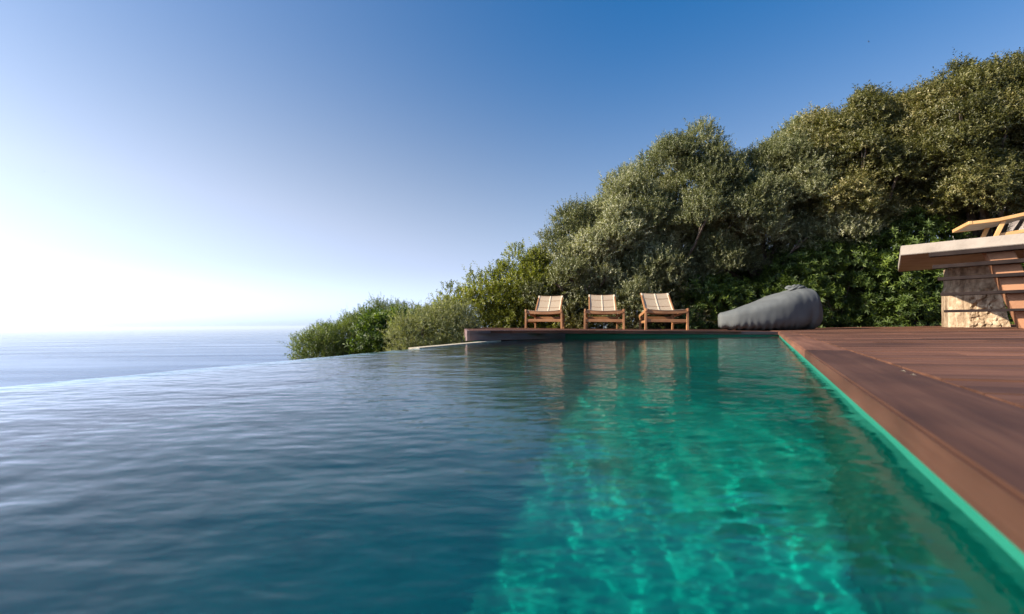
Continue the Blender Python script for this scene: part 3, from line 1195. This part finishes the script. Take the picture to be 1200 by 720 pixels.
GRASS = leaf_mat('grass_blade', (0.20, 0.22, 0.05), (0.12, 0.14, 0.03), (0.34, 0.34, 0.12))
def blades(name, label, px, Y, z, n, h, spread, seed):
    r_ = random.Random(seed)
    x = at(px, 385, Y).x
    bm = bmesh.new()
    for k in range(n):
        a = r_.uniform(0, 6.28)
        hh = h * r_.uniform(.6, 1.1)
        dx, dy = math.cos(a) * spread * r_.uniform(.3, 1), math.sin(a) * spread * r_.uniform(.3, 1)
        w = 0.004
        p = [(0, 0, 0), (dx * .35, dy * .35, hh * .6), (dx, dy, hh)]
        q = [bm.verts.new((c[0] + w * (1 - i / 2.2), c[1], c[2])) for i, c in enumerate(p)]
        q2 = [bm.verts.new((c[0] - w * (1 - i / 2.2), c[1], c[2])) for i, c in enumerate(p)]
        for i in range(2):
            bm.faces.new((q[i], q[i + 1], q2[i + 1], q2[i]))
    o = bm_obj(name, bm, GRASS)
    o.location = (x, Y, z)
    tag(o, label, 'grass')
blades('grass_tuft', 'small yellow-green grass tuft growing through the platform under the right lounger', 777, 8.9, far_z(at(777, 385, 8.9).x, 8.9) - .005, 40, 0.07, 0.10, 5)


def bird(px, py, Y, label):
    bm = bmesh.new()
    tube(bm, [(0, -.16, 0), (0, -.06, .015), (0, .08, .01), (0, .22, 0)], [.01, .045, .04, .008], seg=8)
    for s in (-1, 1):
        v = [bm.verts.new(p) for p in ((0, -.04, .02), (s * .22, -.02, .10), (s * .46, .08, .04), (s * .22, .07, .09), (0, .07, .02))]
        bm.faces.new(v)
    o = bm_obj('bird', bm, simple('dark_feather', (0.02, 0.02, 0.02), (0.05, 0.045, 0.04), scale=8))
    o.location = at(px, py, Y)
    o.rotation_euler = (0.2, 0.15, 0.6)
    tag(o, label, 'bird')


bird(1018, 49, 95.0, 'tiny dark bird flying in the blue sky above the trees on the right')
bird(52, 201, 95.0, 'tiny dark bird flying in the pale sky at the far left')

# ------------------------------------------------------------------ rocks on the slope behind the trees
def rock(px, py, Y, rad, seed, label):
    c = at(px, py, Y)
    bm = bmesh.new()
    bmesh.ops.create_icosphere(bm, subdivisions=6, radius=1.0)
    for v in bm.verts:
        d = v.co.normalized()
        a = 0.45 * mnoise.noise(d * 1.4 + Vector((seed, 0, 0))) + 0.22 * mnoise.noise(d * 3.6 + Vector((0, seed, 0))) + 0.10 * mnoise.noise(d * 9 + Vector((0, 0, seed))) + .05 * mnoise.noise(d * 22)
        v.co = Vector((d.x * rad[0], d.y * rad[1], d.z * rad[2])) * (1 + a)
    o = bm_obj('rock_outcrop', bm, ROCK)
    o.location = c
    tag(o, label, 'rock')


rock(1262, 245, 15.5, (3.2, 2.5, 4.2), 3.3, 'pale rock outcrop showing through the tree at the upper right corner of the picture')

# ------------------------------------------------------------------ vegetation
def mesh_leaves(name, base, d, w_dir, nrm, L, W, tint):
    """base, d, w_dir, nrm: (n,3) arrays, L, W: (n,) -> mesh of 6-vert folded leaves."""
    n = len(base)
    V = np.empty((n, 6, 3), np.float32)
    L = L[:, None]; W = W[:, None]
    fold = 0.18 * W
    V[:, 0] = base
    V[:, 1] = base + d * L * 0.35 + w_dir * W * 0.5 + nrm * fold
    V[:, 2] = base + d * L * 0.72 + w_dir * W * 0.38 + nrm * (fold - 0.03 * L)
    V[:, 3] = base + d * L - nrm * 0.10 * L
    V[:, 4] = base + d * L * 0.72 - w_dir * W * 0.38 + nrm * (fold - 0.03 * L)
    V[:, 5] = base + d * L * 0.35 - w_dir * W * 0.5 + nrm * fold
    b0 = (np.arange(n) * 6)[:, None]
    q1 = np.concatenate([b0, b0 + 1, b0 + 2, b0 + 3], 1)
    q2 = np.concatenate([b0, b0 + 3, b0 + 4, b0 + 5], 1)
    q = np.stack([q1, q2], 1).reshape(-1, 4)
    me = bpy.data.meshes.new(name)
    me.vertices.add(n * 6)
    me.vertices.foreach_set('co', V.reshape(-1))
    me.loops.add(q.size)
    me.polygons.add(len(q))
    me.loops.foreach_set('vertex_index', q.reshape(-1).astype(np.int32))
    me.polygons.foreach_set('loop_start', (np.arange(len(q)) * 4).astype(np.int32))
    at_ = me.attributes.new('tint', 'FLOAT', 'POINT')
    at_.data.foreach_set('value', np.repeat(tint, 6).astype(np.float32))
    me.update()
    return me


def norm(a):
    return a / np.maximum(1e-6, np.linalg.norm(a, axis=-1, keepdims=True))


def foliage(rs, clumps, ntwig, nleaf, twig, leafL, leafW, up=0.5, spread=0.75, out=0.8, jitter=0.35, tintmu=0.5):
    """Twigs with leaves round the shells of the clumps; ntwig twigs per square metre of clump shell."""
    TB, TD, TT = [], [], []
    cs = np.array([c[:3] for c in clumps]); rr = np.array([c[3] for c in clumps])
    for i, (cx, cy, cz, r, ct) in enumerate(clumps):
        n = max(6, int(ntwig * 4 * math.pi * r * r * (1.15 if r < .21 else 1)))
        d = norm(rs.normal(size=(n, 3)))
        d[:, 2] = np.where(d[:, 2] < -0.5, -d[:, 2], d[:, 2])
        ph = rs.rand(6) * 6.28
        lump = 1 + 0.22 * np.sin(3.1 * d[:, 0] + 4 * d[:, 1] + ph[0]) * np.sin(4.3 * d[:, 2] + 2 * d[:, 1] + ph[1]) + 0.12 * np.sin(9 * d[:, 0] + ph[2]) * np.sin(8 * d[:, 2] + 6 * d[:, 1] + ph[3])
        rad = r * lump * (1 - 0.6 * rs.rand(n) ** 1.5)
        p = np.array([cx, cy, cz]) + d * rad[:, None] * np.array([1, 1, .9])
        # drop twigs buried deep in other clumps
        dist = np.linalg.norm(p[:, None, :] - cs[None], axis=2) / rr[None]
        dist[:, i] = 9
        keep = (dist.min(1) > (0.72 if r > .21 else 0.5))
        p, d2 = p[keep], d[keep]
        TB.append(p)
        TD.append(norm(d2 * out + np.array([0, 0, up]) + rs.normal(size=p.shape) * jitter))
        TT.append(np.clip(tintmu + ct + rs.normal(0, 0.08, len(p)), 0, 1))
    TB, TD, TT = np.concatenate(TB), np.concatenate(TD), np.concatenate(TT)
    nt_ = len(TB)
    tl = twig * rs.uniform(0.55, 1.3, nt_) * np.where(rs.rand(nt_) < 0.08, 1.7, 1.0)
    lg = rs.rand(nt_) < 0.025
    TD[lg] = norm(TD[lg] * 0.45 + np.array([0, 0, 1.0]))
    tl[lg] *= 1.9
    a = norm(np.cross(TD, norm(rs.normal(size=TD.shape))))
    b_ = np.cross(TD, a)
    k = np.arange(nleaf)
    f = (k + 0.6) / nleaf
    ang = k * 2.4 + rs.rand(nt_, 1) * 6.28
    bend = np.array([0, 0, -1.0]) * 0.12
    base = TB[:, None] + TD[:, None] * (tl[:, None] * f[None])[..., None] + bend * (tl[:, None] * (f[None] ** 2))[..., None]
    side = a[:, None] * np.cos(ang)[..., None] + b_[:, None] * np.sin(ang)[..., None]
    d = norm(TD[:, None] * (1 - spread * 0.55) + side * spread + rs.normal(size=side.shape) * 0.16)
    d = d.reshape(-1, 3)
    base = base.reshape(-1, 3)
    tdn = np.repeat(TD, nleaf, 0)
    w = norm(np.cross(d, tdn) + rs.normal(size=d.shape) * 0.25)
    nr_ = norm(np.cross(w, d))
    n = len(d)
    L = leafL * rs.uniform(0.6, 1.25, n)
    W = leafW * rs.uniform(0.7, 1.2, n)
    tint = np.clip(np.repeat(TT, nleaf) + rs.normal(0, 0.13, n), 0, 1)
    return base, d, w, nr_, L, W, tint


LEAF = {
    'olive': leaf_mat('olive_leaf', (0.21, 0.215, 0.092), (0.065, 0.075, 0.026), (0.56, 0.53, 0.36), trans=0.26, rough=0.42),
    'oak': leaf_mat('evergreen_oak_leaf', (0.14, 0.135, 0.036), (0.045, 0.048, 0.013), (0.40, 0.33, 0.14), trans=0.28, rough=0.42),
    'laurel': leaf_mat('laurel_leaf', (0.085, 0.13, 0.018), (0.025, 0.042, 0.008), (0.27, 0.34, 0.05), trans=0.35, rough=0.55),
    'privet': leaf_mat('yellow_green_leaf', (0.22, 0.23, 0.038), (0.08, 0.095, 0.016), (0.44, 0.42, 0.09), trans=0.45, rough=0.42),
    'willow': leaf_mat('silver_shrub_leaf', (0.25, 0.25, 0.12), (0.11, 0.12, 0.045), (0.48, 0.46, 0.28), trans=0.4, rough=0.55),
    'juniper': leaf_mat('feathery_leaf', (0.15, 0.185, 0.05), (0.055, 0.075, 0.022), (0.36, 0.37, 0.13), trans=0.42, rough=0.5),
}

STYLE = {   # ntwig/m2, nleaf, twig length, leaf length, leaf width, up, spread, out, jitter
    'olive': (88, 13, 0.19, 0.046, 0.018, 0.8, 0.62, 0.8, 0.35),
    'oak': (82, 12, 0.18, 0.050, 0.021, 0.6, 0.8, 0.8, 0.45),
    'laurel': (60, 11, 0.12, 0.085, 0.026, 0.35, 0.95, 0.9, 0.35),
    'privet': (66, 12, 0.18, 0.050, 0.024, 0.8, 0.75, 0.6, 0.3),
    'willow': (120, 12, 0.15, 0.036, 0.012, 0.6, 0.65, 0.7, 0.35),
    'juniper': (115, 12, 0.13, 0.034, 0.013, 0.7, 0.7, 0.7, 0.3),
}


def woody(name, label, kind, skyline, Y, depth, ybot, rclump, nclump, seed, cat='tree', part='crown', group=None, trunk_px=None, dens=1.0, low=1.0):
    """skyline: [(px, py)...] outline of the top in the photograph at depth Y; the crown fills the volume below it."""
    rs = np.random.RandomState(seed)
    xs = [s[0] for s in skyline]; ys = [s[1] for s in skyline]
    x0, x1 = xs[0], xs[-1]
    cx = 0.5 * (x0 + x1) if trunk_px is None else trunk_px
    basex = at(cx, 380, Y).x
    gz = ground_z(basex, Y)
    cl = []
    lobes = []
    if cat == 'tree':
        # a crown of separate plumes (lobes), each built of small tufts on its shell
        def lob(n, front):
            t = 0
            while n > 0 and t < 4000:
                t += 1
                px = rs.uniform(x0, x1)
                R_ = rclump * rs.uniform(0.95, 1.55)
                yy = Y + rs.uniform(-depth, depth * .6)
                fr = 1 - ((yy - Y) / depth) ** 2 * 0.22
                top = at(px, np.interp(px, xs, ys), Y).z * fr
                bot = at(px, ybot, Y).z
                z = top - R_ * 1.15 + rs.uniform(-.30, .02) if front else rs.uniform(min(bot + R_, top - R_), top - R_)
                x = at(px, 380, Y).x
                if any((x - c[0]) ** 2 + (yy - c[1]) ** 2 + ((z - c[2]) / 1.2) ** 2 < (0.72 * (R_ + c[3]) / 1.25) ** 2 for c in lobes):
                    continue
                lobes.append((x, yy, z, R_, rs.normal(0, 0.11)))
                n -= 1
        lob(max(4, nclump // 16), True)
        lob(max(9, nclump // 5), False)
        for (x, yy, z, R_, tt) in lobes:
            k = int(26 * (R_ / 0.4) ** 1.5)
            for _ in range(k):
                d = rs.normal(size=3); d /= np.linalg.norm(d)
                if d[2] < -0.35: d[2] *= -1
                if d[1] > 0.5: d[1] *= -1
                r = rs.uniform(0.10, 0.20)
                q = R_ * rs.uniform(0.62, 1.08)
                cl.append((x + d[0] * q, yy + d[1] * q, z + d[2] * q * 1.22, r, tt + rs.normal(0, .05)))
    tries = 0
    while cat != 'tree' and len(cl) < nclump and tries < nclump * 30:
        tries += 1
        px = rs.uniform(x0, x1)
        yy = Y + rs.uniform(-depth, depth)
        r = rclump * rs.uniform(0.65, 1.25)
        fr = 1 - ((yy - Y) / depth) ** 2 * 0.35
        top = at(px, np.interp(px, xs, ys), Y).z * fr
        bot = at(px, ybot, Y).z
        zmax, zmin = top - r * 0.95, bot + r * 0.5
        if zmax < zmin:
            zmax = zmin = (top + bot) / 2
        x = at(px, 380, Y).x
        e0, e1 = at(x0, 380, Y).x, at(x1, 380, Y).x
        x = min(max(x, e0 + r * .8), e1 - r * .8)
        # more clumps toward the outside (top/front)
        z = zmin + (zmax - zmin) * (1 - rs.rand() ** 1.3) if rs.rand() < .6 else zmax - rs.rand() * .15
        if any((x - c[0]) ** 2 + (yy - c[1]) ** 2 + (z - c[2]) ** 2 < (0.55 * (r + c[3])) ** 2 for c in cl):
            continue
        cl.append((x, yy, z, r, rs.normal(0, 0.09)))
    # foliage all the way down to the slope
    if cat != 'tree':
        ex0, ex1 = at(x0, 380, Y).x, at(x1, 380, Y).x
        low_top = at(px, ybot, Y).z + 0.15
        n_low = int(min(70, max(0, (low_top - gz)) * (ex1 - ex0 + .4) * 14))
        for _ in range(n_low):
            x = rs.uniform(ex0 + .05, ex1 - .05)
            yy = Y + rs.uniform(-depth, depth)
            g0 = ground_z(x, yy)
            cl.append((x, yy, rs.uniform(g0 + .05, max(g0 + .1, low_top)), rclump * rs.uniform(.8, 1.2), rs.normal(0, 0.09)))
    nt_, nl_, tw, lL, lW, up, sp_, out, jit = STYLE[kind]
    arr = foliage(rs, cl, nt_ * dens, nl_, tw, lL, lW, up, sp_, out, jit)
    root = empty(name, (basex, Y, gz))
    tag(root, label, cat, group)
    loc = np.array([basex, Y, gz], np.float32)
    me = mesh_leaves(part, arr[0] - loc, *arr[1:])
    link(part, me, LEAF[kind], root)
    # trunk and limbs
    bm = bmesh.new()
    rr = random.Random(seed)
    zs = sorted(c[2] for c in cl)
    zfork = gz + max(0.25, (zs[len(zs) // 3] - gz) * 0.45)
    big = cat == 'tree'
    tr = 0.13 if big else 0.04
    lean = rr.uniform(-.2, .2)
    fork = Vector((lean, 0, zfork - gz))
    tube(bm, [(0, 0, -0.3), (lean * .3, 0.03, (zfork - gz) * .5), tuple(fork)], [tr * 1.3, tr, tr * .8], seg=9)
    pick = rr.sample(cl, min(len(cl), 26 if big else 16))
    for c in pick:
        e = Vector((c[0] - basex, c[1] - Y, c[2] - gz))
        m1 = fork.lerp(e, 0.4) + Vector((rr.uniform(-.12, .12), rr.uniform(-.12, .12), -0.12 * (e - fork).length * .5))
        m2 = fork.lerp(e, 0.75) + Vector((rr.uniform(-.08, .08), rr.uniform(-.08, .08), 0))
        tube(bm, [tuple(fork), tuple(m1), tuple(m2), tuple(e)], [tr * .5, tr * .32, tr * .18, tr * .08], seg=6)
        for q in range(3):
            dd = Vector((rr.gauss(0, 1), rr.gauss(0, 1), rr.gauss(.5, 1))).normalized() * c[3] * 0.9
            tube(bm, [tuple(m2), tuple(m2.lerp(e, .6) + dd * .5), tuple(e + dd)], [tr * .14, tr * .09, tr * .04], seg=4)
    bm_obj('trunk' if big else 'stem', bm, BARK, root, smooth=True)
    return root


G1 = 'olive-like trees behind the pool'
# big trees, left to right
woody('olive_tree', 'silvery grey-green bushy tree behind the left lounger, lowest of the tall trees', 'olive',
      [(628, 330), (638, 290), (655, 262), (672, 245), (690, 236), (712, 228), (722, 245), (740, 270)], 10.2, 0.9, 392, 0.34, 100, 11, group=G1)
woody('olive_tree', 'tall rounded grey-green tree with domed top rising behind the middle and right loungers', 'olive',
      [(706, 260), (722, 205), (738, 192), (752, 176), (772, 170), (790, 154), (812, 160), (832, 168), (842, 196), (852, 230)], 10.5, 1.2, 372 , 0.36, 150, 12, group=G1)
woody('olive_tree', 'grey-green tree behind the bean bag with a pale lit top', 'olive',
      [(828, 240), (842, 196), (862, 180), (880, 176), (897, 162), (915, 166), (935, 148), (960, 150), (972, 170)], 10.5, 1.2, 330, 0.36, 140, 13, group=G1)
woody('oak_tree', 'olive-brown leafy tree to the left of the tallest tree, behind the open deck', 'oak',
      [(930, 190), (945, 142), (970, 132), (995, 120), (1018, 110), (1040, 116), (1060, 108), (1078, 112)], 10.1, 1.3, 300, 0.38, 150, 14)
woody('oak_tree', 'tallest dark evergreen tree rising over the concrete terrace at the right edge', 'oak',
      [(1046, 150), (1062, 108), (1078, 104), (1098, 90), (1120, 78), (1142, 72), (1165, 62), (1180, 58), (1192, 74), (1215, 106), (1260, 130), (1330, 150)], 9.6, 1.4, 285, 0.40, 230, 15, trunk_px=1150)
# second row that closes the gaps
woody('oak_tree', 'dark evergreen tree filling the gap behind the two domed grey-green trees', 'oak',
      [(690, 310), (740, 262), (800, 240), (850, 245), (905, 225), (950, 215), (980, 205)], 12.8, 0.8, 392, 0.62, 70, 16, dens=.6)
woody('oak_tree', 'dark evergreen tree deep in shade behind the oaks above the deck', 'oak',
      [(960, 215), (1010, 195), (1060, 180), (1110, 160), (1160, 170)], 12.9, 0.8, 392, 0.62, 55, 17, dens=.6)
# understorey
woody('laurel_bush', 'glossy laurel bush between the right lounger and the bean bag', 'laurel',
      [(795, 345), (812, 326), (835, 318), (860, 322), (880, 330), (900, 345)], 9.5, 0.45, 392, 0.26, 42, 21, cat='bush', part='foliage')
woody('laurel_bush', 'bright green glossy laurel bush rising behind the knotted end of the bean bag', 'laurel',
      [(890, 330), (915, 300), (945, 285), (975, 268), (1000, 262), (1020, 275), (1032, 300)], 9.5, 0.5, 392, 0.30, 60, 22, cat='bush', part='foliage')
woody('laurel_bush', 'tall glossy laurel bush beside the end of the concrete slab', 'laurel',
      [(1020, 300), (1035, 262), (1055, 238), (1075, 245), (1095, 262), (1130, 280), (1180, 290), (1240, 300)], 9.1, 0.5, 392, 0.30, 85, 23, cat='bush', part='foliage')
woody('laurel_bush', 'dark leafy bush low behind the loungers', 'oak',
      [(655, 352), (680, 330), (720, 322), (760, 325), (795, 322), (815, 345)], 9.75, 0.5, 392, 0.30, 60, 24, cat='bush', part='foliage')
woody('broadleaf_shrub', 'dense shaded shrub low behind the left lounger', 'privet',
      [(560, 350), (585, 335), (610, 322), (640, 318), (665, 326), (690, 345)], 10.9, 0.5, 400, 0.30, 60, 33, cat='shrub', part='foliage')
woody('laurel_bush', 'shaded glossy bush deep behind the bean bag and the right lounger', 'laurel',
      [(770, 320), (800, 300), (840, 290), (880, 285), (930, 280), (960, 300)], 11.3, 0.5, 395, 0.36, 60, 34, cat='bush', part='foliage')
# left-hand shrubs stepping down to the sea
woody('broadleaf_shrub', 'upright yellow-green shrub with loose shoots at the left end of the platform', 'privet',
      [(512, 345), (526, 332), (545, 330), (562, 316), (582, 312), (596, 296), (606, 284), (616, 300), (628, 288), (640, 300), (655, 330)], 10.1, 0.5, 400, 0.24, 95, 25, cat='shrub', part='foliage')
woody('silver_shrub', 'pale silvery shrub with fine leaves left of the platform end', 'willow',
      [(462, 378), (478, 366), (494, 362), (510, 356), (528, 350), (545, 358), (556, 375)], 7.6, 0.45, 424, 0.20, 58, 26, cat='shrub', part='foliage')
woody('laurel_bush', 'bright green dense bush between the feathery shrubs and the silvery shrub', 'laurel',
      [(425, 378), (440, 364), (458, 360), (475, 362), (492, 366), (500, 380)], 8.2, 0.4, 425, 0.20, 42, 27, cat='bush', part='foliage')
G2 = 'feathery green shrubs stepping down towards the sea'
woody('feathery_shrub', 'feathery green shrub behind the bright green bush', 'juniper',
      [(408, 372), (420, 362), (438, 350), (456, 356), (468, 348), (482, 358), (500, 354), (516, 352), (530, 352)], 9.8, 0.5, 424, 0.22, 60, 28, cat='shrub', part='foliage', group=G2)
woody('feathery_shrub', 'feathery green shrub left of the bright green bush', 'juniper',
      [(374, 392), (386, 378), (398, 374), (412, 364), (426, 366), (440, 376)], 8.9, 0.45, 428, 0.19, 46, 29, cat='shrub', part='foliage', group=G2)
woody('feathery_shrub', 'outermost feathery green shrub against the sea at the end of the row', 'juniper',
      [(350, 408), (360, 392), (370, 384), (382, 378), (394, 386), (402, 400)], 8.2, 0.35, 430, 0.14, 44, 30, cat='shrub', part='foliage', group=G2)
woody('feathery_shrub', 'tiny lone sprig of a shrub beyond the overflow rim, nearest the sea', 'juniper',
      [(343, 418), (349, 409), (355, 415)], 7.6, 0.08, 428, 0.05, 6, 31, cat='shrub', part='foliage', dens=2.0, group=G2)

# ------------------------------------------------------------------ scrub that covers the slope
rs_ = np.random.RandomState(77)
cl = []
while len(cl) < 420:
    Ys = rs_.uniform(-3, 22)
    q = 0.7 + 12 * rs_.rand() ** 1.3
    px_, py_ = on_rim(Ys, q)
    cl.append((px_, py_, ground_z(px_, py_) - 0.02, 0.22 + 0.03 * q, rs_.normal(0, .1)))
while len(cl) < 560:
    xx, yy = rs_.uniform(-4, 18), rs_.uniform(11.8, 19)
    cl.append((xx, yy, ground_z(xx, yy) + .05, rs_.uniform(.3, .5), rs_.normal(0, .1)))
arr = foliage(rs_, cl, 30, 9, 0.24, 0.075, 0.03, 0.7, 0.8, 0.8, 0.4)
sc_o = link('scrub_ground_cover', mesh_leaves('scrub_ground_cover', *arr), LEAF['oak'])
tag(sc_o, kind='stuff')

# ------------------------------------------------------------------ sea haze
bm = bmesh.new()
bmesh.ops.create_cube(bm, size=1.0)
for v in bm.verts:
    v.co = Vector((v.co.x * 70000, v.co.y * 70000, -121.0 if v.co.z < 0 else 16.0))
hz = bm_obj('haze', bm, None)
hm = bpy.data.materials.new('sea_air')
hm.use_nodes = True
hn = hm.node_tree.nodes
hn.remove(hn['Principled BSDF'])
pv = hn.new('ShaderNodeVolumePrincipled')
pv.inputs['Color'].default_value = (0.8, 0.9, 1.0, 1)
pv.inputs['Density'].default_value = 0.00008
pv.inputs['Anisotropy'].default_value = 0.3
hm.node_tree.links.new(pv.outputs['Volume'], hn['Material Output'].inputs['Volume'])
hz.data.materials.append(hm)
tag(hz, kind='stuff')
